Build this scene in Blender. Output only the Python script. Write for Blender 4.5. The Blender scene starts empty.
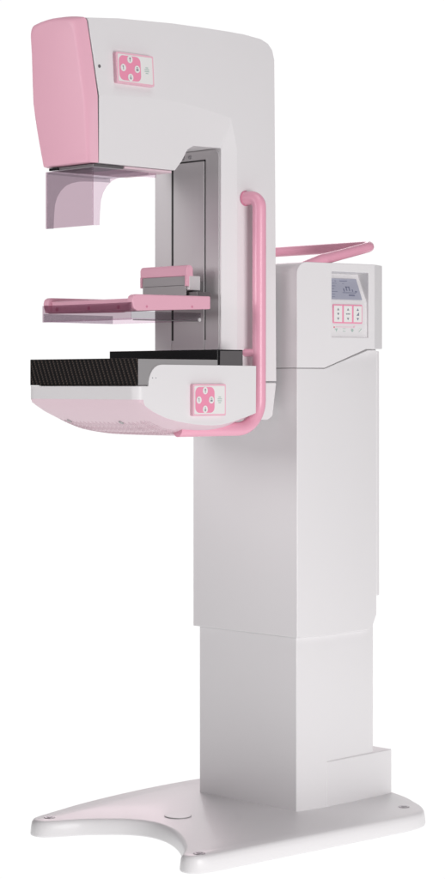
import bpy, bmesh, math, random
from mathutils import Vector, Matrix
random.seed(3)
scene = bpy.context.scene
COL = scene.collection
XM = -0.167                                   # symmetry plane of the machine (x), patient side is -y

# ------------------------------------------------------------------ materials
def mat(name, col, rough=.4, metal=0.0, coat=0.0, bump=0.0, bscale=900, spec=.5, mottle=0.0):
    m = bpy.data.materials.new(name); m.use_nodes = True
    nt = m.node_tree; p = nt.nodes['Principled BSDF']
    p.inputs['Base Color'].default_value = (*col, 1)
    p.inputs['Roughness'].default_value = rough
    p.inputs['Metallic'].default_value = metal
    p.inputs['Coat Weight'].default_value = coat
    p.inputs['Coat Roughness'].default_value = .12
    p.inputs['Specular IOR Level'].default_value = spec
    tc = nt.nodes.new('ShaderNodeTexCoord')
    if bump:
        n = nt.nodes.new('ShaderNodeTexNoise'); n.inputs['Scale'].default_value = bscale; n.inputs['Detail'].default_value = 3
        b = nt.nodes.new('ShaderNodeBump'); b.inputs['Strength'].default_value = bump; b.inputs['Distance'].default_value = .0006
        nt.links.new(tc.outputs['Object'], n.inputs['Vector']); nt.links.new(n.outputs['Fac'], b.inputs['Height'])
        nt.links.new(b.outputs['Normal'], p.inputs['Normal'])
    if mottle:
        n2 = nt.nodes.new('ShaderNodeTexNoise'); n2.inputs['Scale'].default_value = 5; n2.inputs['Detail'].default_value = 6
        r = nt.nodes.new('ShaderNodeMapRange'); r.inputs['To Min'].default_value = rough - mottle; r.inputs['To Max'].default_value = rough + mottle
        nt.links.new(tc.outputs['Object'], n2.inputs['Vector']); nt.links.new(n2.outputs['Fac'], r.inputs['Value'])
        nt.links.new(r.outputs['Result'], p.inputs['Roughness'])
    return m

WHITE = mat('white_enamel', (.78, .765, .775), .38, coat=.15, bump=.25, bscale=1400, mottle=.06)
WHITE2 = mat('white_plastic', (.80, .785, .795), .42, bump=.2, bscale=1400, mottle=.05)
PINK = mat('pink_plastic', (.79, .425, .53), .5, coat=.0, bump=.25, bscale=1400, mottle=.05)
LITPINK = mat('pink_lit_plastic', (.76, .585, .645), .5, bump=.2, bscale=1400)  # pink light falling on the undersides, put into the plastic's colour
HPINK = mat('pink_powder_coat', (.85, .40, .525), .34, coat=.25, bump=.2, bscale=1600)
DPINK = mat('deep_pink_plastic', (.66, .24, .36), .42)
PPINK = mat('panel_pink', (.86, .30, .45), .5)
FPINK = mat('panel_frame_pink', (.86, .50, .60), .4)
METAL = mat('brushed_grey_metal', (.56, .54, .55), .45, metal=.15, bump=.2)
METAL2 = mat('satin_light_metal', (.64, .62, .63), .38, metal=.1)
METALD = mat('dark_grey_metal', (.20, .19, .195), .32, metal=.5)
GREY = mat('grey_plate', (.36, .35, .355), .4, metal=.2)
BLACK = mat('gloss_black', (.006, .006, .007), .16, spec=.5)
DARK = mat('dark_gap', (.035, .033, .035), .7)
LCD = mat('lcd_glass', (.42, .43, .52), .22, coat=.5)
INK = mat('lcd_ink', (.20, .21, .30), .5)
GLYPH = mat('glyph_grey', (.26, .27, .30), .6)
BTN = mat('button_white', (.84, .83, .82), .35)
MINT = mat('icon_green', (.42, .55, .50), .6)
SCREW = mat('screw_steel', (.35, .34, .36), .35, metal=.8)
RED = mat('icon_red', (.75, .10, .18), .5)
BOLT = mat('bolt_cap', (.42, .40, .42), .35, metal=.6)

def carbon():
    m = mat('carbon_weave', (.01, .01, .01), .5, spec=.15)
    nt = m.node_tree; p = nt.nodes['Principled BSDF']
    tc = nt.nodes.new('ShaderNodeTexCoord')
    mp = nt.nodes.new('ShaderNodeMapping'); mp.inputs['Rotation'].default_value = (0, math.radians(24), 0)
    w = nt.nodes.new('ShaderNodeTexWave'); w.wave_type = 'BANDS'; w.bands_direction = 'X'
    w.inputs['Scale'].default_value = 27; w.inputs['Distortion'].default_value = .6; w.inputs['Detail Scale'].default_value = 6
    w2 = nt.nodes.new('ShaderNodeTexWave'); w2.wave_type = 'BANDS'; w2.bands_direction = 'Z'
    w2.inputs['Scale'].default_value = 62; w2.inputs['Distortion'].default_value = 3.0; w2.inputs['Detail'].default_value = 3
    nt.links.new(tc.outputs['Object'], mp.inputs['Vector'])
    nt.links.new(mp.outputs[0], w.inputs['Vector']); nt.links.new(mp.outputs[0], w2.inputs['Vector'])
    mu = nt.nodes.new('ShaderNodeMath'); mu.operation = 'MULTIPLY'
    mr = nt.nodes.new('ShaderNodeMapRange'); mr.inputs['To Min'].default_value = .55
    nt.links.new(w2.outputs['Fac'], mr.inputs['Value']); nt.links.new(w.outputs['Fac'], mu.inputs[0]); nt.links.new(mr.outputs['Result'], mu.inputs[1])
    cr = nt.nodes.new('ShaderNodeValToRGB')
    cr.color_ramp.elements[0].position = .45; cr.color_ramp.elements[0].color = (.003, .0026, .003, 1)
    cr.color_ramp.elements[1].position = .95; cr.color_ramp.elements[1].color = (.075, .056, .048, 1)
    nt.links.new(mu.outputs[0], cr.inputs[0]); nt.links.new(cr.outputs[0], p.inputs['Base Color'])
    b = nt.nodes.new('ShaderNodeBump'); b.inputs['Strength'].default_value = .4; b.inputs['Distance'].default_value = .001
    nt.links.new(w.outputs['Fac'], b.inputs['Height']); nt.links.new(b.outputs[0], p.inputs['Normal'])
    return m
CARBON = carbon()

def clear(name, tint, gloss=.05):
    m = bpy.data.materials.new(name); m.use_nodes = True
    nt = m.node_tree; nt.nodes.clear()
    o = nt.nodes.new('ShaderNodeOutputMaterial'); mx = nt.nodes.new('ShaderNodeMixShader')
    t = nt.nodes.new('ShaderNodeBsdfTransparent'); t.inputs[0].default_value = (*tint, 1)
    g = nt.nodes.new('ShaderNodeBsdfGlossy'); g.inputs['Roughness'].default_value = .06; g.inputs[0].default_value = (.95, .9, .95, 1)
    mx.inputs[0].default_value = gloss
    nt.links.new(t.outputs[0], mx.inputs[1]); nt.links.new(g.outputs[0], mx.inputs[2])
    nt.links.new(mx.outputs[0], o.inputs[0])
    return m
CLEAR_F = clear('smoked_acrylic_shaded', (.76, .665, .715))  # shield acrylic, the front's darker reflection put into the tint
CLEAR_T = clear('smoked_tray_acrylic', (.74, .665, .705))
CLEAR_S = clear('smoked_acrylic_lit', (.92, .84, .89))  # same acrylic, lighter: the side's brighter light is in the tint
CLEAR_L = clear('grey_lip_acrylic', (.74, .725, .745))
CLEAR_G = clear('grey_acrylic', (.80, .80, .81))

# ------------------------------------------------------------------ helpers
def link(o, parent=None):
    COL.objects.link(o)
    if parent: o.parent = parent
    return o
def mesh_obj(name, bm, material, parent=None, bevel=0, seg=3, smooth=True, angle=35, weight=False):
    bmesh.ops.recalc_face_normals(bm, faces=bm.faces[:])
    me = bpy.data.meshes.new(name); bm.to_mesh(me); bm.free()
    me.materials.append(material)
    if smooth:
        for p in me.polygons: p.use_smooth = True
        try: me.set_sharp_from_angle(angle=math.radians(angle))
        except Exception: pass
    o = link(bpy.data.objects.new(name, me), parent)
    if bevel:
        b = o.modifiers.new('bevel', 'BEVEL'); b.width = bevel; b.segments = seg
        b.limit_method = 'WEIGHT' if weight else 'ANGLE'; b.angle_limit = math.radians(30); b.harden_normals = True
        b.use_clamp_overlap = True
    return o
def bx(bm, x0, x1, y0, y1, z0, z1):
    v = [bm.verts.new(c) for c in ((x0,y0,z0),(x1,y0,z0),(x1,y1,z0),(x0,y1,z0),(x0,y0,z1),(x1,y0,z1),(x1,y1,z1),(x0,y1,z1))]
    for f in ((0,3,2,1),(4,5,6,7),(0,1,5,4),(1,2,6,5),(2,3,7,6),(3,0,4,7)): bm.faces.new([v[i] for i in f])
def box(name, dims, material, parent, bevel=.001, seg=2):
    bm = bmesh.new(); bx(bm, *dims); return mesh_obj(name, bm, material, parent, bevel, seg)
def prism(bm, pts, zb, zt):
    """vertical prism; zb / zt scalar or one value per vertex"""
    n = len(pts)
    zb = zb if isinstance(zb, (list, tuple)) else [zb]*n
    zt = zt if isinstance(zt, (list, tuple)) else [zt]*n
    b = [bm.verts.new((p[0], p[1], z)) for p, z in zip(pts, zb)]
    t = [bm.verts.new((p[0], p[1], z)) for p, z in zip(pts, zt)]
    for i in range(n):
        j = (i+1) % n; bm.faces.new((b[i], b[j], t[j], t[i]))
    fb = bm.faces.new(b[::-1]); ft = bm.faces.new(t)
    if len(set(zb)) > 1: bmesh.ops.triangulate(bm, faces=[fb])
    if len(set(zt)) > 1: bmesh.ops.triangulate(bm, faces=[ft])
def side_prism(bm, yz, x0, x1):
    a = [bm.verts.new((x0, y, z)) for y, z in yz]; b = [bm.verts.new((x1, y, z)) for y, z in yz]
    n = len(yz)
    for i in range(n):
        j = (i+1) % n; bm.faces.new((a[i], a[j], b[j], b[i]))
    bm.faces.new(a[::-1]); bm.faces.new(b)
def mir(x): return 2*XM - x
def catmull(pts, sub=8, closed=False):
    P = [Vector(p) for p in pts]; out = []; n = len(P)
    rng = range(n if closed else n-1)
    for i in rng:
        p0 = P[i-1] if (closed or i > 0) else P[0]*2-P[1]
        p1 = P[i]; p2 = P[(i+1) % n]
        p3 = P[(i+2) % n] if (closed or i+2 < n) else P[-1]*2-P[-2]
        for k in range(sub):
            t = k/sub
            out.append(.5*((2*p1)+(-p0+p2)*t+(2*p0-5*p1+4*p2-p3)*t*t+(-p0+3*p1-3*p2+p3)*t**3))
    if not closed: out.append(P[-1])
    return out
def fillet(pts, r, seg=8):
    """polyline with rounded corners of radius r"""
    P = [Vector(p) for p in pts]; out = [P[0]]
    for i in range(1, len(P)-1):
        a = (P[i-1]-P[i]); b = (P[i+1]-P[i])
        rr = r[i-1] if isinstance(r, (list, tuple)) else r
        ang = a.angle(b)/2; d = min(rr/math.tan(ang), a.length*.49, b.length*.49)
        s = P[i]+a.normalized()*d; e = P[i]+b.normalized()*d
        rad = d*math.tan(ang)
        c = P[i]+(a.normalized()+b.normalized()).normalized()*(rad/math.sin(ang))
        va = s-c; vb = e-c
        for k in range(seg+1):
            th = va.angle(vb); t_ = k/seg
            out.append(c+(va*math.sin((1-t_)*th)+vb*math.sin(t_*th))/math.sin(th) if th > 1e-4 else s)
    out.append(P[-1]); return out
def tube(name, pts, r, material, parent, seg=24, caps=True):
    bm = bmesh.new(); P = [Vector(p) for p in pts]; rings = []
    up = Vector((0.13, .31, .94)).normalized(); N = None
    for i, p in enumerate(P):
        t = ((P[min(i+1, len(P)-1)]-P[max(i-1, 0)])).normalized()
        if N is None: N = (up-t*up.dot(t)).normalized()
        else: N = (N-t*N.dot(t)).normalized()
        B = t.cross(N)
        rr = r(i/(len(P)-1)) if callable(r) else r
        rings.append([bm.verts.new(p+(N*math.cos(2*math.pi*k/seg)+B*math.sin(2*math.pi*k/seg))*rr) for k in range(seg)])
    for a, b in zip(rings, rings[1:]):
        for k in range(seg): bm.faces.new((a[k], a[(k+1) % seg], b[(k+1) % seg], b[k]))
    if caps: bm.faces.new(rings[0][::-1]); bm.faces.new(rings[-1])
    return mesh_obj(name, bm, material, parent)
def disc(bm, c, n, r, h, seg=28, ry=None):
    """short cylinder centred at c, axis n"""
    n = Vector(n).normalized(); a = Vector((0, 0, 1)) if abs(n.z) < .9 else Vector((1, 0, 0))
    u = a.cross(n).normalized(); v = n.cross(u); ry = ry or r; c = Vector(c)
    lo = [bm.verts.new(c+u*math.cos(2*math.pi*k/seg)*r+v*math.sin(2*math.pi*k/seg)*ry) for k in range(seg)]
    hi = [bm.verts.new(w.co+n*h) for w in lo]
    for k in range(seg): bm.faces.new((lo[k], lo[(k+1) % seg], hi[(k+1) % seg], hi[k]))
    bm.faces.new(lo[::-1]); bm.faces.new(hi)
class Frame:
    """flat local frame: u to the right, v up, n outwards"""
    def __init__(s, o, u, v=(0, 0, 1)):
        s.o = Vector(o); s.u = Vector(u).normalized(); s.v = Vector(v).normalized(); s.n = s.u.cross(s.v).normalized()
    def p(s, u, v, n=0): return s.o+s.u*u+s.v*v+s.n*n
    def slab(s, bm, u0, u1, v0, v1, n0, n1, r=0, seg=5):
        if r:
            pts = []
            for cx_, cy_, a0 in ((u1-r, v1-r, 0), (u0+r, v1-r, 90), (u0+r, v0+r, 180), (u1-r, v0+r, 270)):
                for k in range(seg+1):
                    a = math.radians(a0+90*k/seg); pts.append((cx_+r*math.cos(a), cy_+r*math.sin(a)))
        else: pts = [(u0, v0), (u1, v0), (u1, v1), (u0, v1)]
        s.poly(bm, pts, n0, n1)
    def poly(s, bm, pts, n0, n1):
        lo = [bm.verts.new(s.p(a, b, n0)) for a, b in pts]; hi = [bm.verts.new(s.p(a, b, n1)) for a, b in pts]
        m = len(pts)
        for k in range(m): bm.faces.new((lo[k], lo[(k+1) % m], hi[(k+1) % m], hi[k]))
        bm.faces.new(lo[::-1]); bm.faces.new(hi)
def boolean_cut(o, cutters):
    for c in cutters:
        m = o.modifiers.new('cut', 'BOOLEAN'); m.operation = 'DIFFERENCE'; m.solver = 'EXACT'; m.object = c
    dg = bpy.context.evaluated_depsgraph_get(); dg.update()
    me = bpy.data.meshes.new_from_object(o.evaluated_get(dg))
    for m in list(o.modifiers): o.modifiers.remove(m)
    o.data = me
    for c in cutters: bpy.data.objects.remove(c, do_unlink=True)
def add_bevel(o, w, seg=3):
    b = o.modifiers.new('bevel', 'BEVEL'); b.width = w; b.segments = seg; b.limit_method = 'ANGLE'
    b.angle_limit = math.radians(30); b.harden_normals = True
    for p in o.data.polygons: p.use_smooth = True
    try: o.data.set_sharp_from_angle(angle=math.radians(35))
    except Exception: pass

# ------------------------------------------------------------------ the machine
root = bpy.data.objects.new('mammography_machine', None); COL.objects.link(root)
root.location = (XM, 0, 0); root.empty_display_size = .2
root['label'] = 'white and pink mammography x-ray machine standing on a flat white floor base'
root['category'] = 'medical machine'
bpy.context.view_layer.update()
class RootHolder: pass
# parts are modelled in world coordinates: each gets the inverse of the root's transform
def fix_parent_inverse():
    inv = root.matrix_world.inverted()
    for o in COL.objects:
        if o.parent is root: o.matrix_parent_inverse = inv

# ---- base plate
T = .035
ctrl = [(.100,-.448),(.112,-.462),(.130,-.467),(.148,-.460),(.160,-.440),(.166,-.40),(.174,-.25),(.183,-.08),(.191,.08),(.193,.160),(.187,.205),(.170,.238),(.142,.264),
        (.100,.290),(.04,.322),(-.06,.352),(-.167,.362),(-.274,.352),(-.374,.322),(-.435,.24),(-.452,.12),(-.454,0),(-.448,-.10),(-.436,-.20),(-.420,-.29),(-.400,-.37),(-.386,-.425),
        (-.376,-.450),(-.358,-.466),(-.336,-.468),(-.318,-.457),(-.300,-.428),(-.280,-.388),(-.245,-.345),(-.205,-.310),(-.158,-.296),(-.105,-.303),(-.050,-.326),(.010,-.364),(.060,-.404),(.084,-.428)]
plan = [(p.x, p.y) for p in catmull([(a, b, 0) for a, b in ctrl], 5, True)]
bm = bmesh.new()
c0 = Vector((XM, 0))
def shrink(pts, d):
    n = len(pts); res = []
    for i in range(n):
        a = Vector(pts[i-1]); b = Vector(pts[(i+1) % n]); t = (b-a).normalized(); nrm = Vector((-t.y, t.x))
        res.append(tuple(Vector(pts[i])+nrm*d))
    return res
levels = [(.0, .003), (.001, .001), (.004, 0), (.022, .002), (.029, .0035), (.0333, .0065), (.035, .0105)]
rings = [[bm.verts.new((x, y, z)) for x, y in shrink(plan, d)] for z, d in levels]
n = len(plan)
for a, b in zip(rings, rings[1:]):
    for k in range(n): bm.faces.new((a[k], a[(k+1) % n], b[(k+1) % n], b[k]))
bm.faces.new(rings[0][::-1]); bm.faces.new(rings[-1])
base = mesh_obj('base', bm, WHITE, root, angle=50)
for (x, y) in ((-.346,-.423),(.136,-.430),(.123,.219),(-.39,.24)):
    bm = bmesh.new(); disc(bm, (x, y, T+.0002), (0, 0, 1), .0125, .0012)
    h = mesh_obj('bolt_cover', bm, BOLT, base, .0006, 2)
    bm = bmesh.new(); disc(bm, (x, y, T+.0012), (0, 0, 1), .0065, .0012, 6)
    mesh_obj('bolt_head', bm, SCREW, base)
bm = bmesh.new(); disc(bm, (-.160,-.212, T+.0002), (0, 0, 1), .030, .0012, 48); mesh_obj('gap_ring', bm, GREY, base)
bm = bmesh.new(); disc(bm, (-.160,-.212, T+.0008), (0, 0, 1), .0288, .0016, 48); mesh_obj('access_cap', bm, WHITE, base, .0008, 2)

# ---- inner column
def sym(pts):      # right half plan -> full closed plan, given from front-centre to rear-centre
    return [(mir(x), y) for x, y in pts[::-1]] + list(pts)
def colplan(B, C, E): return [B, C, E, (mir(E[0]), E[1]), (mir(C[0]), C[1]), (mir(B[0]), B[1])]
bm = bmesh.new()
prism(bm, colplan((-.011, .010), (.002, .078), (-.003, .258)), T-.005, .60)
inner = mesh_obj('inner_column', bm, WHITE, root, .0025, 3)
def rcp(o): return [(.0027+o, .094), (-.0012+o, .260), (-.0035+o, .323), (mir(-.0035+o), .323), (mir(-.0012+o), .260), (mir(.0027+o), .094)]
bm = bmesh.new(); prism(bm, rcp(0), T-.004, .137)
mesh_obj('rear_cover', bm, WHITE, inner, .0025, 3)
bm = bmesh.new(); prism(bm, [(p[0], min(p[1], .2590)) for p in rcp(-.0004)], .1370, .1380); mesh_obj('cover_gap', bm, METAL2, inner)

# ---- outer column cover (telescoping)
Bz, Cc, Ee = (0, 0), (.0137, .0755), (.009, .250)
pl = [Bz, Cc, (.0095, .226), (.0092, .242), (.009, .256), (mir(.009), .256), (mir(.0092), .242), (mir(.0095), .226), (mir(Cc[0]), Cc[1]), (mir(0), 0)]
zb = [.423, .423, .423, .431, .458, .458, .431, .423, .423, .423]
zt = [1.0210, 1.0210, 1.0640, 1.0648, 1.0648, 1.0648, 1.0648, 1.0640, 1.0210, 1.0210]
bm = bmesh.new(); prism(bm, pl, zb, zt)
outer = mesh_obj('column_cover', bm, WHITE, root, .0022, 3)
bm = bmesh.new(); prism(bm, [(.0086, .2555), (.0086, .266), (mir(.0086), .266), (mir(.0086), .2555)], .500, 1.062)
mesh_obj('rear_panel', bm, WHITE, outer, .002, 2)
# dark seam between cover and console
bm = bmesh.new(); prism(bm, [(-.003, .003), (.0065, .0765), (.0065, .255), (mir(.0065), .255), (mir(.0065), .0765), (mir(-.003), .003)], 1.0, 1.15)
mesh_obj('seam_gap', bm, GREY, outer)

# ---- console housing
Cp, Ep = (.0390, .2150), (.019, .264)
s0 = (Cp[0]-Bz[0])/(Cp[1]-Bz[1])
def fac(y): return (s0*y, y)
rr_ = .028
cpf = [(0, 1.0225), (.0755, 1.0225), (.193, 1.0665), (Cp[1], 1.0665), (Ep[1], 1.0665), (Ep[1], 1.2585), (Cp[1], 1.2585)]
cpf += [(rr_-rr_*math.sin(math.radians(a)), 1.2585-rr_+rr_*math.cos(math.radians(a))) for a in range(0, 91, 9)]
def cx_(y): return s0*y if y <= Cp[1] else Cp[0]+(Ep[0]-Cp[0])*(y-Cp[1])/(Ep[1]-Cp[1])
bm = bmesh.new()
cn = [bm.verts.new((cx_(y), y, z)) for y, z in cpf]; cf = [bm.verts.new((mir(cx_(y)), y, z)) for y, z in cpf]
for k in range(len(cpf)):
    q = (k+1) % len(cpf); bm.faces.new((cn[k], cn[q], cf[q], cf[k]))
for v in (cn, cf): bm.faces.new(v[:4]+v[6:]); bm.faces.new(v[3:7])
console = mesh_obj('console_housing', bm, WHITE2, root)
FR = Frame((fac(.0)[0], 0, 0), (s0, 1, 0))
L = math.sqrt(1+s0*s0)
def yy(y): return y*L
r_u0, r_u1, r_v0, r_v1 = yy(.0950), yy(.1975), 1.092, 1.2405
# cutter: recess, deeper behind the screen
bm = bmesh.new()
pr = [(0.02, r_v0), (0.02, r_v1), (-.040, r_v1-.004), (-.0075, 1.172), (-.006, r_v0)]
lo = [bm.verts.new(FR.p(r_u0, v, nn)) for nn, v in pr]; hi = [bm.verts.new(FR.p(r_u1, v, nn)) for nn, v in pr]
m_ = len(pr)
for k in range(m_): bm.faces.new((lo[k], lo[(k+1) % m_], hi[(k+1) % m_], hi[k]))
bm.faces.new(lo[::-1]); bm.faces.new(hi)
cut = mesh_obj('cutter', bm, WHITE, None, smooth=False)
bpy.context.view_layer.update(); fix_parent_inverse(); boolean_cut(console, [cut])
add_bevel(console, .0032, 3)

# screen, tilted in the recess
sA = FR.p(r_u0+.002, 1.177, -.0085); sB = FR.p(r_u0+.002, 1.229, -.033)
SF = Frame(sA, FR.u, sB-sA); sh = (sB-sA).length
sw = (r_u1-r_u0)-.004
bm = bmesh.new(); SF.slab(bm, 0.0, sw-.010, 0, sh-.004, 0, .0015)
scr = mesh_obj('display_screen', bm, LCD, console, .0005, 1)
bm = bmesh.new()
for (u0, u1, v0, v1) in ((.006,.020,.046,.0475),(.026,.030,.046,.0475),(.040,.062,.046,.0478),(.006,.012,.040,.041),(.016,.030,.040,.041),(.046,.050,.040,.041),
                         (.006,.024,.033,.0345),(.006,.018,.026,.0272),(.006,.026,.019,.020),(.006,.016,.012,.013),
                         (.044,.047,.020,.028),(.052,.055,.022,.033),(.060,.063,.022,.033),(.068,.071,.020,.026),(.052,.063,.0305,.0325),(.040,.078,.0165,.018),
                         (.055,.072,.009,.0125),(.076,.082,.019,.022),(.006,.014,.0055,.0065)):
    SF.slab(bm, u0, u1, v0, v1, .0014, .0018)
mesh_obj('screen_marks', bm, INK, scr, smooth=False)
# keypad: three pink framed keys columns + icons
KP = Frame(FR.p(0, 0, -.0066), FR.u)
k0, k1, kv0, kv1 = yy(.102), yy(.184), 1.1235, 1.166
bm = bmesh.new(); KP.slab(bm, k0, k1, kv0, kv1, -.001, .0016, .0015)
kp = mesh_obj('keypad_frame', bm, PPINK, console, .0003, 1)
cw = (k1-k0)/3
for i in range(3):
    bm = bmesh.new(); KP.slab(bm, k0+cw*i+.0022, k0+cw*(i+1)-.0022, kv0+.0028, kv1-.0028, .0012, .0026, .0015)
    key = mesh_obj('key', bm, BTN, kp, .0004, 1)
    cu = k0+cw*(i+.5)
    bm = bmesh.new()
    t_ = .0032
    KP.poly(bm, [(cu-t_, kv1-.0135), (cu+t_, kv1-.0135), (cu, kv1-.0082)], .0024, .003)
    KP.poly(bm, [(cu-t_, kv0+.0125), (cu, kv0+.0070), (cu+t_, kv0+.0125)], .0024, .003)
    vc = (kv0+kv1)/2
    if i == 0: disc(bm, KP.p(cu, vc, .0024), KP.n, .0025, .0006, 16)
    elif i == 1:
        for q in (-.004, 0, .004): KP.slab(bm, cu+q-.0014, cu+q+.0014, vc-.0014, vc+.0014, .0024, .003)
    else: KP.poly(bm, [(cu-.0035, vc-.0035), (cu+.0035, vc-.0035), (cu+.0035, vc+.0045)], .0024, .003)
    mesh_obj('key_mark', bm, GLYPH if i < 2 else INK, kp, smooth=False)
bm = bmesh.new()
for i in range(4):
    cu = yy(.1115)+i*.0232*L*.96
    disc(bm, KP.p(cu, 1.1085, .0002), KP.n, .0042, .0008, 18)
mesh_obj('icon_button', bm, BTN, console)
bm = bmesh.new()
for i in range(4):
    cu = yy(.1115)+i*.0232*L*.96; v = 1.1085
    if i == 0: KP.poly(bm, [(cu-.004, v+.003), (cu+.004, v+.003), (cu, v-.0045)], .0008, .0014)
    elif i == 1:
        KP.slab(bm, cu-.0035, cu+.0035, v+.002, v+.0032, .0008, .0014); KP.slab(bm, cu-.0035, cu+.0035, v-.0036, v-.0022, .0008, .0014)
    elif i == 2: KP.slab(bm, cu-.0022, cu+.0022, v-.004, v+.003, .0008, .0014); KP.slab(bm, cu-.004, cu+.004, v-.001, v+.0005, .0014, .0018)
    else: KP.poly(bm, [(cu-.004, v-.004), (cu-.0025, v-.004), (cu+.004, v+.003), (cu+.0025, v+.004)], .0008, .0014)
mesh_obj('icon_mark', bm, MINT, console, smooth=False)
bm = bmesh.new(); disc(bm, KP.p(yy(.1060), 1.1145, .0002), KP.n, .0016, .0010, 14)
mesh_obj('indicator_light', bm, RED, console)
bm = bmesh.new(); KP.slab(bm, yy(.111), yy(.163), 1.1147, 1.1157, .0002, .0007); KP.slab(bm, yy(.160), yy(.164), 1.1147, 1.118, .0002, .0008)
mesh_obj('indicator_line', bm, FPINK, console, smooth=False)

# ---- console handle (loop behind the console)
hp = [(-.010, .030, 1.245), (.000, .090, 1.2675), (.004, .252, 1.3045), (mir(.004), .252, 1.3045), (mir(.000), .090, 1.2675), (mir(-.010), .030, 1.245)]
hp = fillet(hp, [.03, .026, .026, .03], 10)
def hr(t):
    d = abs(t-.5)*2
    return .0118+.0026*max(0, (d-.6)/.4)
# resample evenly
def resample(pts, step):
    res = [pts[0]]; acc = 0
    for a, b in zip(pts, pts[1:]):
        l = (b-a).length
        k = max(1, int(l/step))
        for q in range(1, k+1): res.append(a.lerp(b, q/k))
    return res
tube('console_handle', resample(hp, .012), hr, HPINK, root)

# ---- C-arm shell
XS = -.050
def xs(y, z=1.45): return -.043-.022*(-.016-y)/.544-.20*max(0, z-1.48)**2            # side planes draw in slightly towards the head
def fixy(pts):
    res = []
    for y0, z in pts:
        y = y0
        for _ in range(5): y = y0-.88*(xs(y, z)+.05)
        res.append((y, z))
    return res
def chx(z): return -.0585-.0275*(1.585-z)/.139
O = [(-.559,1.742),(-.485,1.750),(-.421,1.753),(-.375,1.755),(-.330,1.757),(-.244,1.758),(-.170,1.758),(-.116,1.757),(-.062,1.752),(-.040,1.744),(-.027,1.731),(-.0205,1.709),(-.019,1.441),(-.016,.993)]
K = [(-.538,1.582),(-.466,1.587),(-.400,1.590),(-.340,1.589),(-.310,1.588),(-.280,1.585),(-.255,1.582),(-.156,1.567),(-.152,1.552),(-.1475,1.535),(-.142,1.514),(-.138,1.499),(-.138,1.40),(-.138,.993)]
I = [(-.506,1.446),(-.440,1.446),(-.380,1.446),(-.290,1.446),(-.274,1.467),(-.262,1.492),(-.246,1.501),(-.174,1.501),(-.1746,1.499),(-.1752,1.496),(-.1757,1.493),(-.176,1.490),(-.176,1.40),(-.176,.993)]
IX = [chx(z) for y, z in I[:7]] + [-.064, -.063, -.062, -.061, -.061, -.061, -.061]
def yz_seam(z): 
    t = [(1.446,-.506),(1.596,-.526),(1.691,-.536),(1.76,-.547)]
    for (za, ya), (zb_, yb) in zip(t, t[1:]):
        if z <= zb_: return ya+(yb-ya)*(z-za)/(zb_-za)
    return t[-1][1]
O = fixy(O); K = fixy(K); O[0] = (yz_seam(O[0][1])+.0008, O[0][1]); K[0] = (yz_seam(K[0][1])+.0008, K[0][1])
bm = bmesh.new()
def row(pts, xs): return [bm.verts.new((x, y, z)) for (y, z), x in zip(pts, xs)]
On = row(O, [xs(y, z) for y, z in O]); Of = row(O, [mir(xs(y, z)) for y, z in O])
Kn = row(K, [xs(y, z) for y, z in K]); Kf = row(K, [mir(xs(y, z)) for y, z in K])
In = row(I, IX); If = row(I, [mir(x) for x in IX])
crown = .007
Om = [bm.verts.new((XM, y, z+crown*max(0, min(1, 1-i/9)))) for i, (y, z) in enumerate(O)]
for i in range(len(O)-1):
    bm.faces.new((On[i], On[i+1], Om[i+1], Om[i])); bm.faces.new((Om[i], Om[i+1], Of[i+1], Of[i]))
assert len(O) == len(K) == len(I)
def side_grid(ov, kv, flip):
    prev = ov
    for q in range(1, 6):
        t = q/6; cur_ = []
        for a, b_ in zip(ov, kv):
            y = a.co.y+(b_.co.y-a.co.y)*t; z = a.co.z+(b_.co.z-a.co.z)*t; x = xs(y, z)
            cur_.append(bm.verts.new((mir(x) if flip else x, y, z)))
        for i in range(len(ov)-1): bm.faces.new((prev[i], prev[i+1], cur_[i+1], cur_[i]))
        prev = cur_; cols.append(cur_)
    for i in range(len(ov)-1): bm.faces.new((prev[i], prev[i+1], kv[i+1], kv[i]))
cols = []; side_grid(On, Kn, False); side_grid(Of, Kf, True)
for i in range(len(K)-1):
    bm.faces.new((Kn[i], Kn[i+1], In[i+1], In[i])); bm.faces.new((Kf[i+1], Kf[i], If[i], If[i+1]))
    bm.faces.new((In[i], In[i+1], If[i+1], If[i]))
bm.faces.new([On[0], Om[0], Of[0]]+[c[0] for c in cols[5:]]+[Kf[0], If[0], In[0], Kn[0]]+[c[0] for c in cols[4::-1]])
bm.faces.new([On[-1]]+[c[-1] for c in cols[:5]]+[Kn[-1], In[-1], If[-1], Kf[-1]]+[c[-1] for c in cols[:4:-1]]+[Of[-1], Om[-1]])
wl = bm.edges.layers.float.new('bevel_weight_edge')
Oset = set(On) | set(Of); Iset = set(In) | set(If)
for e in bm.edges:
    if e.calc_face_angle(0) < math.radians(2.5): continue
    a, b = e.verts
    if (a in On and b in On) or (a in Of and b in Of): e[wl] = 1
    elif a in Iset or b in Iset: e[wl] = .3
    elif a in Kn or a in Kf: e[wl] = .3
arm = mesh_obj('c_arm', bm, WHITE2, root, .0075, 4, weight=True, angle=5)
# screw hole dot on the head side
bm = bmesh.new(); disc(bm, (xs(-.52, 1.643)-.001, -.520, 1.643), (1, 0, 0), .0035, .0018, 16); mesh_obj('side_screw', bm, SCREW, arm)
# lower end cap of the arm, below a seam
bm = bmesh.new()
side_prism(bm, [(-.135, .990), (-.018, .990), (-.030, .915), (-.045, .907), (-.135, .907)], mir(-.0445), -.0445)
mesh_obj('arm_end_cover', bm, WHITE2, arm, .004, 3)
# pivot between arm and column
bm = bmesh.new(); disc(bm, (XM, -.019, 1.12), (0, 1, 0), .085, .022, 48); mesh_obj('pivot_hub', bm, GREY, root)

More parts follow.
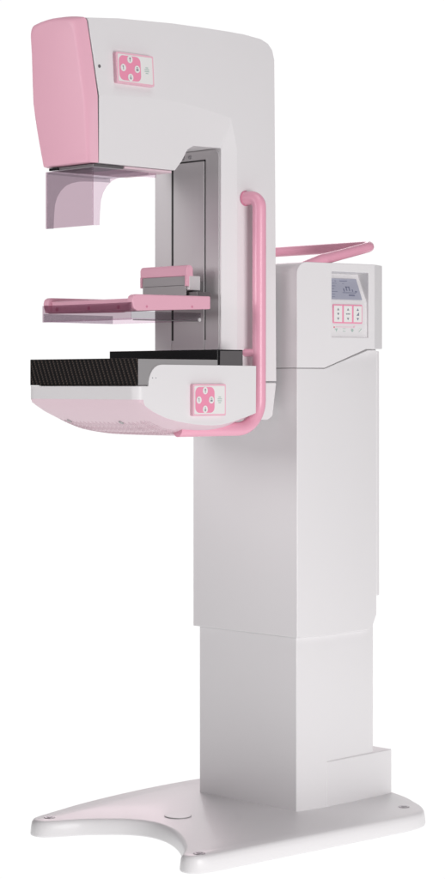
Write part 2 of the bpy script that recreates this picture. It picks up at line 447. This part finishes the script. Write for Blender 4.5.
# ---- pink head cover (front end of the arm)
def ring(dy, wt, wc, wb, dz=0, rc=.02, zb_=0, sm=1):
    """half widths top / crease / bottom"""
    zt_ = 1.742-dz
    def cz(a): return zt_+.010*(1-(a/wt)**2)
    half = [(a, cz(a)) for a in (0, wt*.25, wt*.5, (wt*.5+wt-rc)*.5, wt-rc)]
    z1 = cz(wt-rc)
    for k in range(1, 6):
        a = math.radians(90-90*k/5)
        half.append((wt-rc+rc*math.cos(a), z1-rc+rc*math.sin(a)))
    for k in range(1, 5): half.append((wt+(wc-wt)*k/4, (z1-rc)+(1.582-(z1-rc))*k/4))
    for k in range(1, 6): half.append((wc+(wb-wc)*(k/5)**(1.0+.6*sm), 1.582+(1.446+zb_-1.582)*k/5))
    half.append((wb*.5, 1.446+zb_)); half.append((0, 1.446+zb_))
    full = half + [(-a, z) for a, z in half[-2:0:-1]]
    return [(XM+a, yz_seam(z)+dy, z) for a, z in full]
bm = bmesh.new()
rs = [ring(-.0018, .0880, .1000, .0815, rc=.012, sm=0), ring(-.0045, .0862, .0982, .080, .001, .014, sm=.2), ring(-.010, .082, .094, .0775, .002, .017, .0003, sm=.6), ring(-.016, .078, .0895, .0750, .003, .020, .0005), ring(-.0215, .0735, .0845, .0720, .006, .025, .001), ring(-.0240, .070, .0805, .0697, .009, .028, .003), ring(-.0248, .067, .077, .067, .013, .03, .006)]
rv = [[bm.verts.new(p) for p in r] for r in rs]
m_ = len(rv[0])
for a, b in zip(rv, rv[1:]):
    for k in range(m_): bm.faces.new((a[k], a[(k+1) % m_], b[(k+1) % m_], b[k]))
bm.faces.new(rv[0][::-1])
h_ = (m_)//2
# front face as horizontal strips so it can follow the slight lean
f = rv[-1]
for k in range(0, h_):
    a, b_, c_, d_ = f[k], f[k+1], f[(m_-k-1) % m_], f[(m_-k) % m_]
    vs = []
    for v in (a, b_, c_, d_):
        if v not in vs: vs.append(v)
    if len(vs) > 2: bm.faces.new(vs)
head = mesh_obj('head_cover', bm, PINK, root, angle=60)
bm = bmesh.new()
ra = [bm.verts.new(p) for p in ring(-.004, .0865, .0985, .0800, .0015, .014, .0015, sm=0)]; rb = [bm.verts.new(p) for p in ring(.004, .0865, .0985, .0800, .0015, .014, .0015, sm=0)]
for k in range(m_): bm.faces.new((ra[k], ra[(k+1) % m_], rb[(k+1) % m_], rb[k]))
mesh_obj('head_seam', bm, DARK, head)

# ---- collimator plate and clear face shield
box('collimator_plate', (-.239, -.095, -.514, -.43, 1.439, 1.4445), METALD, root, .001)
box('underside_pink_light', (-.240, -.094, -.428, -.292, 1.440, 1.4452), LITPINK, arm, .001)  # added strip, stands for the head's underside lit pink
box('plate_clip', (-.232, -.205, -.5185, -.512, 1.4385, 1.4435), BLACK, root, .0005)
sx0, sx1 = -.243, -.091
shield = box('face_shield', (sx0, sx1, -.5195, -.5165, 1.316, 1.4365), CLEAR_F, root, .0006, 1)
shield['label'] = 'smoked clear plastic front panel of the face shield, shade put into its tint'
prof = [(-.516,1.316),(-.500,1.317),(-.4985,1.345),(-.496,1.369),(-.490,1.385),(-.480,1.399),(-.466,1.411),(-.450,1.418),(-.425,1.4235),(-.37,1.4265),(-.34,1.427),(-.34,1.4365),(-.516,1.4365)]
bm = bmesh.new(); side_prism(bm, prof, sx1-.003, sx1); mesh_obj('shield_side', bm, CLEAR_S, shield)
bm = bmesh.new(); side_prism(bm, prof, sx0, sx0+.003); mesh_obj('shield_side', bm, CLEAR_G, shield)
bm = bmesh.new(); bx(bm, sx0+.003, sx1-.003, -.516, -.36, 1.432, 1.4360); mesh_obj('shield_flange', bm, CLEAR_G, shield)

# ---- front track plate on the arm
bm = bmesh.new()
TF = Frame((0, -.1762, 0), (1, 0, 0))
TF.slab(bm, mir(-.0655), -.0655, 1.035, 1.499, 0, .0024, .016)
track = mesh_obj('track_plate', bm, METAL, root, .001, 2)
bm = bmesh.new(); TF.slab(bm, -.270, -.2155, 1.036, 1.475, .0024, .0034); mesh_obj('side_strip', bm, METAL2, track, .0006, 1)
bm = bmesh.new(); TF.slab(bm, -.2155, -.2080, 1.083, 1.475, .0024, .0032); mesh_obj('slot', bm, DARK, track)
bm = bmesh.new(); TF.slab(bm, -.2075, -.1095, 1.036, 1.4755, .0024, .0050); mesh_obj('centre_panel', bm, METAL, track, .0006, 1)
bm = bmesh.new(); TF.slab(bm, -.1095, -.1065, 1.083, 1.479, .0024, .0032); TF.slab(bm, -.2075, -.1065, 1.4757, 1.479, .0024, .0032); mesh_obj('slot', bm, DARK, track)
for x in (-.178, -.156):
    bm = bmesh.new(); disc(bm, (x, -.1780, 1.4875), (0, -1, 0), .0042, .003, 20); mesh_obj('screw', bm, SCREW, track, .0006, 2)

# ---- compression paddle
carr = box('paddle_carriage', (-.236, -.091, -.243, -.209, 1.190, 1.2215), METAL2, root, .002)
box('carriage_arm', (-.222, -.112, -.212, -.1815, 1.180, 1.212), METALD, carr, .001)
box('carriage_plate', (-.2375, -.0985, -.2462, -.2435, 1.176, 1.2210), GREY, carr, .0008)
bm = bmesh.new(); bx(bm, -.232, -.104, -.2468, -.2460, 1.2005, 1.2012); mesh_obj('plate_crease', bm, DARK, carr)
box('carriage_foot', (-.11, -.072, -.238, -.196, 1.176, 1.186), METALD, carr, .001)
bm = bmesh.new()
capp = [(-.2495,1.2205),(-.2500,1.236),(-.2470,1.2425),(-.2410,1.2450),(-.2340,1.2430),(-.2300,1.237),(-.2295,1.1975),(-.2420,1.1975),(-.2425,1.2205)]
side_prism(bm, capp, -.242, -.092); cap = mesh_obj('clamp_cap', bm, PINK, carr, .002, 3)
bm = bmesh.new(); side_prism(bm, [(-.2497,1.1985),(-.2497,1.222),(-.2425,1.222),(-.2425,1.1985)], -.2425, -.2385)
mesh_obj('cap_cheek', bm, PINK, cap, .001, 2)
bm = bmesh.new(); side_prism(bm, [(-.2497,1.1985),(-.2497,1.222),(-.2300,1.222),(-.2300,1.1985)], -.0985, -.0915)
mesh_obj('cap_cheek', bm, PINK, cap, .001, 2)
# pink frame
bm = bmesh.new(); bx(bm, -.322+.003, -.030, -.461, -.446, 1.1400, 1.1645)
pf = mesh_obj('paddle_frame', bm, PINK, root, .004, 4)
for x in (-.275, -.17, -.075):
    bm = bmesh.new(); disc(bm, (x, -.4612, 1.147), (0, -1, 0), .004, .001, 16); mesh_obj('frame_screw', bm, DPINK, pf)
bm = bmesh.new()
sp = [(-.470,1.160),(-.467,1.169),(-.459,1.1725),(-.245,1.1745),(-.245,1.1465),(-.455,1.1385),(-.465,1.1425),(-.468,1.149)]
side_prism(bm, sp, -.040, -.022); s1 = mesh_obj('side_rail', bm, PINK, pf, .003, 3)
bm = bmesh.new(); side_prism(bm, sp, mir(-.022), mir(-.040)); mesh_obj('side_rail', bm, PINK, pf, .003, 3)
box('rear_rail', (mir(-.040), -.040, -.262, -.2475, 1.1475, 1.172), PINK, pf, .003)
for y in (-.430, -.300):
    bm = bmesh.new(); disc(bm, (-.0225, y, 1.1465+(.004 if y > -.35 else .001)), (1, 0, 0), .0026, .0012, 14); mesh_obj('frame_screw', bm, DPINK, pf)
# clear tray
tx0, tx1, ty0, ty1, tz0, tz1 = -.3105, -.0245, -.473, -.272, 1.1195, 1.1555
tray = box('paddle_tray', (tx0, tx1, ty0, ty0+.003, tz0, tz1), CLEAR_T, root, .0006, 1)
tray['label'] = 'clear smoked front wall of the compression paddle'
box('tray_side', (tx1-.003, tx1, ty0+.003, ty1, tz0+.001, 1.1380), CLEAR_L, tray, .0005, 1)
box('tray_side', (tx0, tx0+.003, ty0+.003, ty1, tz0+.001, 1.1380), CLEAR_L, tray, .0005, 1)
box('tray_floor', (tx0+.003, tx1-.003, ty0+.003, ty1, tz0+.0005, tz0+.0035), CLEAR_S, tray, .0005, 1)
bm = bmesh.new(); side_prism(bm, [(ty0+.006, tz0-.0012), (ty1, tz0-.0002), (ty1, tz0+.0022), (ty0+.006, tz0+.0005)], tx1+.0002, tx1+.0012)
mesh_obj('tray_edge', bm, METALD, tray)
bm = bmesh.new(); disc(bm, (tx1+.0002, -.278, tz0+.0035), (1, 0, 0), .004, .003, 16); mesh_obj('tray_pin', bm, METAL2, tray)

# ---- image receptor
px0, px1 = mir(.007), .007
recep = box('image_receptor', (px0, px1-.0, -.482, -.2535, .9835, 1.0395), CARBON, root, .0012)
recep['label'] = 'black carbon fibre image receptor slab'
box('side_plate', (px1-.001, px1+.0012, -.4805, -.254, .984, 1.0380), GREY, recep, .0004, 1)
rb_ = box('receptor_back', (px0, px1, -.2530, -.1765, .9835, 1.0600), BLACK, recep, .0012)
bm = bmesh.new(); side_prism(bm, [(-.2480,.99),(-.2455,1.057),(-.1785,1.0575),(-.1785,.99)], px1-.0005, px1+.0010)
mesh_obj('side_plate', bm, METALD, recep)

# ---- receptor housing (white tub with raised side wings and rounded belly)
SX = .1775
zs_pts = [(-.486,.954),(-.476,.9475),(-.464,.941),(-.44,.928),(-.41,.917),(-.377,.909),(-.35,.905),(-.325,.902),(-.297,.900),(-.269,.899),(-.245,.9005),(-.222,.904),(-.205,.908),(-.188,.9125),(-.164,.918),(-.140,.925)]
us = [-1,-.995,-.985,-.97,-.95,-.92,-.87,-.78,-.6,-.4,-.2,0,.2,.4,.6,.78,.87,.92,.95,.97,.985,.995,1]
rc = .017
def yfront(x):
    e = abs(x)-(SX-rc)
    return -.486+(rc-math.sqrt(max(0, rc*rc-e*e)) if e > 0 else 0)
bm = bmesh.new(); G = []
for i, (y, zs) in enumerate(zs_pts):
    r_ = []
    dr = .024*min(1, (i/5))**1.0
    if i > 12: dr *= 1-(i-12)/5
    for u in us:
        x = u*SX; Y = max(y, yfront(x))
        if i > 0: Y = max(Y, yfront(x)+.0012*i)
        r_.append(bm.verts.new((XM+x, Y, zs-dr*(1-abs(u)**4.5)-.0001*i)))
    G.append(r_)
for i in range(len(G)-1):
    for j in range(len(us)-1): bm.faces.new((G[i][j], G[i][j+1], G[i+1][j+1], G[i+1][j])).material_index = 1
T0 = [bm.verts.new((v.co.x, v.co.y, .982)) for v in G[0]]
for j in range(len(us)-1): bm.faces.new((G[0][j+1], G[0][j], T0[j], T0[j+1]))
W = [(-.455,.982),(-.4545,.990),(-.4525,.999),(-.4485,1.008),(-.443,1.0155),(-.436,1.0215),(-.427,1.0255),(-.417,1.0268),(-.139,1.0258)]
def wing(sgn):
    o_ = [bm.verts.new((XM+sgn*SX, y, z)) for y, z in W]
    i_ = [bm.verts.new((XM+sgn*(SX-.0085), y, z)) for y, z in W]
    i_.append(bm.verts.new((XM+sgn*(SX-.0085), W[-1][0], .982)))
    col_ = 0 if sgn < 0 else len(us)-1
    side = [g[col_] for g in G][::-1]+[T0[col_]]+o_
    bm.faces.new(side)
    for k in range(len(W)-1): bm.faces.new((o_[k], o_[k+1], i_[k+1], i_[k]))
    bm.faces.new(i_)
    return o_, i_
op, ip = wing(1); on_, in_ = wing(-1)
bm.faces.new(T0[::-1]+[on_[0], in_[0], in_[-1], ip[-1], ip[0], op[0]][0:0] + [on_[0], in_[0], in_[-1], ip[-1], ip[0], op[0]])
bm.faces.new([G[-1][j] for j in range(len(us))]+[op[-1], ip[-2], ip[-1], in_[-1], in_[-2], on_[-1]])
housing = mesh_obj('receptor_housing', bm, WHITE2, root, .0018, 3, angle=28)
housing.data.materials.append(LITPINK)  # belly faces carry the pink light from below in their colour
# vents under the belly
def belly(y, u):
    for (ya, za), (yb, zb_), i in zip(zs_pts, zs_pts[1:], range(99)):
        if y <= yb:
            t = (y-ya)/(yb-ya); z = za+(zb_-za)*t; dr = .024*min(1, (i+t)/5); return z-dr*(1-abs(u)**4.5)-.0001*(i+t)
    return .92
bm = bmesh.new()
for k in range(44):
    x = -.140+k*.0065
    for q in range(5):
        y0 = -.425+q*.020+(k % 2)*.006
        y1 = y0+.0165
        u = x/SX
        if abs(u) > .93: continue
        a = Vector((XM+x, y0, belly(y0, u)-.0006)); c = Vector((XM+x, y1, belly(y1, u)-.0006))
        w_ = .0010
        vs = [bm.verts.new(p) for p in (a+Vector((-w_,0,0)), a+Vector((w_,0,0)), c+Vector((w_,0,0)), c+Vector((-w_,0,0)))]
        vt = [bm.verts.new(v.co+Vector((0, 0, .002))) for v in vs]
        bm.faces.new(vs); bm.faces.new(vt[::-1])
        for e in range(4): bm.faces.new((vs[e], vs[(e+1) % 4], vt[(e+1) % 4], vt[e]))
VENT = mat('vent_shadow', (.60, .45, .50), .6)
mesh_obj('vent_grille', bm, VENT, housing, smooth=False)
for x in (-.109, .060):
    bm = bmesh.new(); y = -.425
    disc(bm, (XM+x, y, belly(y, x/SX)+.001), Vector((0, -.35, -1)), .0065, .003, 18, .0045); mesh_obj('screw_hole', bm, GREY, housing)
bm = bmesh.new()
for y in (-.4435, -.434): disc(bm, (XM+SX-.0005, y, .999), (1, 0, 0), .0012, .0007, 10)
mesh_obj('status_dot', bm, GLYPH, housing)

# ---- membrane control panels (arm side and housing side)
def membrane(Xp, y0, y1, z0, z1, thick, parent, slope=0, tilt=0):
    F_ = Frame((Xp, 0, 0), (slope, 1, 0), (tilt, 0, 1)); w = y1-y0; h = z1-z0
    bm = bmesh.new(); F_.slab(bm, y0, y1, z0, z1, -.002, thick, .003)
    fr = mesh_obj('control_panel', bm, FPINK, parent, .0008, 2)
    bm = bmesh.new(); F_.slab(bm, y0+.004, y1-.004, z0+.004, z1-.004, thick-.001, thick+.0004, .002); mesh_obj('panel_face', bm, BTN, fr)
    bm = bmesh.new(); e = y0+.004+w*.60
    F_.slab(bm, y0+.0065, e, z0+.0065, z1-.0065, thick, thick+.0009, .012); mesh_obj('button_field', bm, PPINK, fr)
    cu = (y0+.0065+e)/2; cv = (z0+z1)/2; du = (e-y0)*.29; dv = h*.29
    for (a, b_) in ((0, dv), (-du, 0), (du, 0), (0, -dv)):
        bm = bmesh.new(); disc(bm, F_.p(cu+a, cv+b_, thick+.0006), F_.n, .0072, .0012, 24, .0078); mesh_obj('button', bm, BTN, fr)
    bm = bmesh.new()
    t_ = thick+.0017; n1 = t_+.0004
    a, b_ = cu, cv+dv; F_.slab(bm, a-.0008, a+.0008, b_-.0045, b_+.002, t_, n1); F_.poly(bm, [(a-.003, b_+.001), (a+.003, b_+.001), (a, b_+.005)], t_, n1)
    a, b_ = cu, cv-dv; F_.slab(bm, a-.0008, a+.0008, b_-.002, b_+.0045, t_, n1); F_.poly(bm, [(a-.003, b_-.001), (a, b_-.005), (a+.003, b_-.001)], t_, n1)
    a, b_ = cu-du, cv; F_.slab(bm, a-.0008, a+.0008, b_-.004, b_+.004, t_, n1); F_.slab(bm, a-.0025, a+.0005, b_+.002, b_+.0035, t_, n1+.0002)
    a, b_ = cu+du, cv; F_.slab(bm, a-.0025, a+.0025, b_+.0025, b_+.004, t_, n1); F_.slab(bm, a-.003, a+.003, b_-.0035, b_+.0005, t_, n1+.0002)
    mesh_obj('button_mark', bm, GLYPH, fr, smooth=False)
    bm = bmesh.new(); a = y1-.004-w*.155
    t_ = thick+.0004
    for (q, hw) in ((-.006, .0035), (-.002, .006), (.002, .006), (.006, .0035)): F_.slab(bm, a-hw, a+hw, cv+q-.0008, cv+q+.0008, t_, t_+.0005)
    mesh_obj('light_symbol', bm, MINT, fr, smooth=False)
    return fr
membrane(-.0424+.1064, -.4830, -.3820, 1.6150, 1.6800, .009, arm, .022/.544, -.067)
membrane(XM+SX, -.3370, -.2400, .9190, .9865, .009, housing)

# ---- big vertical grab handle
g = fillet([(XS-.004, -.116, 1.394), (-.012, -.107, 1.394), (-.0135, -.1065, .889), (-.030, -.335, .889)], [.030, .062], 14)
gh = tube('grab_handle', resample(g, .012), .0150, HPINK, root, 32)
bm = bmesh.new(); disc(bm, (XS-.001, -.1155, 1.055), (1, 0.05, 0), .0085, .034, 20); mesh_obj('handle_bracket', bm, HPINK, gh, .001, 2)
bm = bmesh.new(); disc(bm, (XS+.0015, -.1150, 1.394), (1, .05, 0), .017, .003, 28); mesh_obj('handle_collar', bm, DPINK, gh, .0008, 2)

bpy.context.view_layer.update(); fix_parent_inverse()

# ------------------------------------------------------------------ seamless sweep behind and under the machine, glow added to light it
FW = Vector((-math.sin(math.radians(45.6)), math.cos(math.radians(45.6)), 0)); RT = Vector((FW.y, -FW.x, 0))
ctr = Vector((XM, 0, 0))
prof = [(-1.6, 0.0), (2.2, 0.0)]
for k in range(1, 17):
    a = math.radians(90*k/16); prof.append((2.2+1.6*math.sin(a), 1.6-1.6*math.cos(a)))
prof.append((3.8, 5.5))
bm = bmesh.new(); prev = None
for d, z in prof:
    cur = [bm.verts.new(ctr+FW*d+RT*s+Vector((0, 0, z-.0005))) for s in (-2.6, 2.6)]
    if prev: bm.faces.new((prev[0], prev[1], cur[1], cur[0]))
    prev = cur
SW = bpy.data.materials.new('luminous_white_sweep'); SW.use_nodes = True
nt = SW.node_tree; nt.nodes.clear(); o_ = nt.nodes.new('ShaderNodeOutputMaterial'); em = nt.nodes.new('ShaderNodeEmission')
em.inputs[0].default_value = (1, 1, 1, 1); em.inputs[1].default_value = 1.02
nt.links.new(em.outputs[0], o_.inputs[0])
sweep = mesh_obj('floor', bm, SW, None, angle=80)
sweep['kind'] = 'structure'

# ------------------------------------------------------------------ light
w = bpy.data.worlds.new('World'); scene.world = w; w.use_nodes = True
bg = w.node_tree.nodes['Background']; bg.inputs[0].default_value = (1.0, .95, .985, 1); bg.inputs[1].default_value = .15
def area(name, loc, target, size, power, col=(1, 1, 1), sy=None):
    l = bpy.data.lights.new(name, 'AREA'); l.shape = 'RECTANGLE'; l.size = size; l.size_y = sy or size; l.energy = power; l.color = col
    o = bpy.data.objects.new(name, l); COL.objects.link(o); o.location = loc
    o.rotation_euler = (Vector(target)-Vector(loc)).to_track_quat('-Z', 'Y').to_euler(); return o
area('key_softbox', (3.2, -.9, .75), (-.1, 0, 1.0), 1.5, 67, (1, .985, .985), 1.7)
fs = area('front_softbox', (-1.0, -3.0, 1.95), (-.16, -.5, 1.56), 1.3, 4.6, (1, .975, .98), 1.5)
fs.data.spread = math.radians(46)
area('top_fill', (1.0, -.5, 3.6), (-.1, 0, .5), 1.6, 16, (1, .985, .99))  # added overhead lamp to brighten the top of the base
area('pink_bounce', (-2.2, 1.6, 1.9), (-.15, 0, .4), 1.4, 18, (1, .74, .82))

# ------------------------------------------------------------------ camera
cam = bpy.data.cameras.new('camera'); co = bpy.data.objects.new('camera', cam); COL.objects.link(co)
co.location = (3.17096, -3.33651, .98428); co.rotation_euler = (math.radians(90), 0, math.radians(45.6))
cam.sensor_fit = 'VERTICAL'; cam.sensor_height = 24; cam.lens = 2074/879*24
cam.shift_y = -(439.5-385)/879; cam.clip_end = 100
scene.camera = co
scene.view_settings.view_transform = 'Standard'; scene.view_settings.look = 'None'
scene.view_settings.exposure = 0; scene.view_settings.gamma = 1
scene.render.engine = 'CYCLES'
scene.cycles.transparent_max_bounces = 24
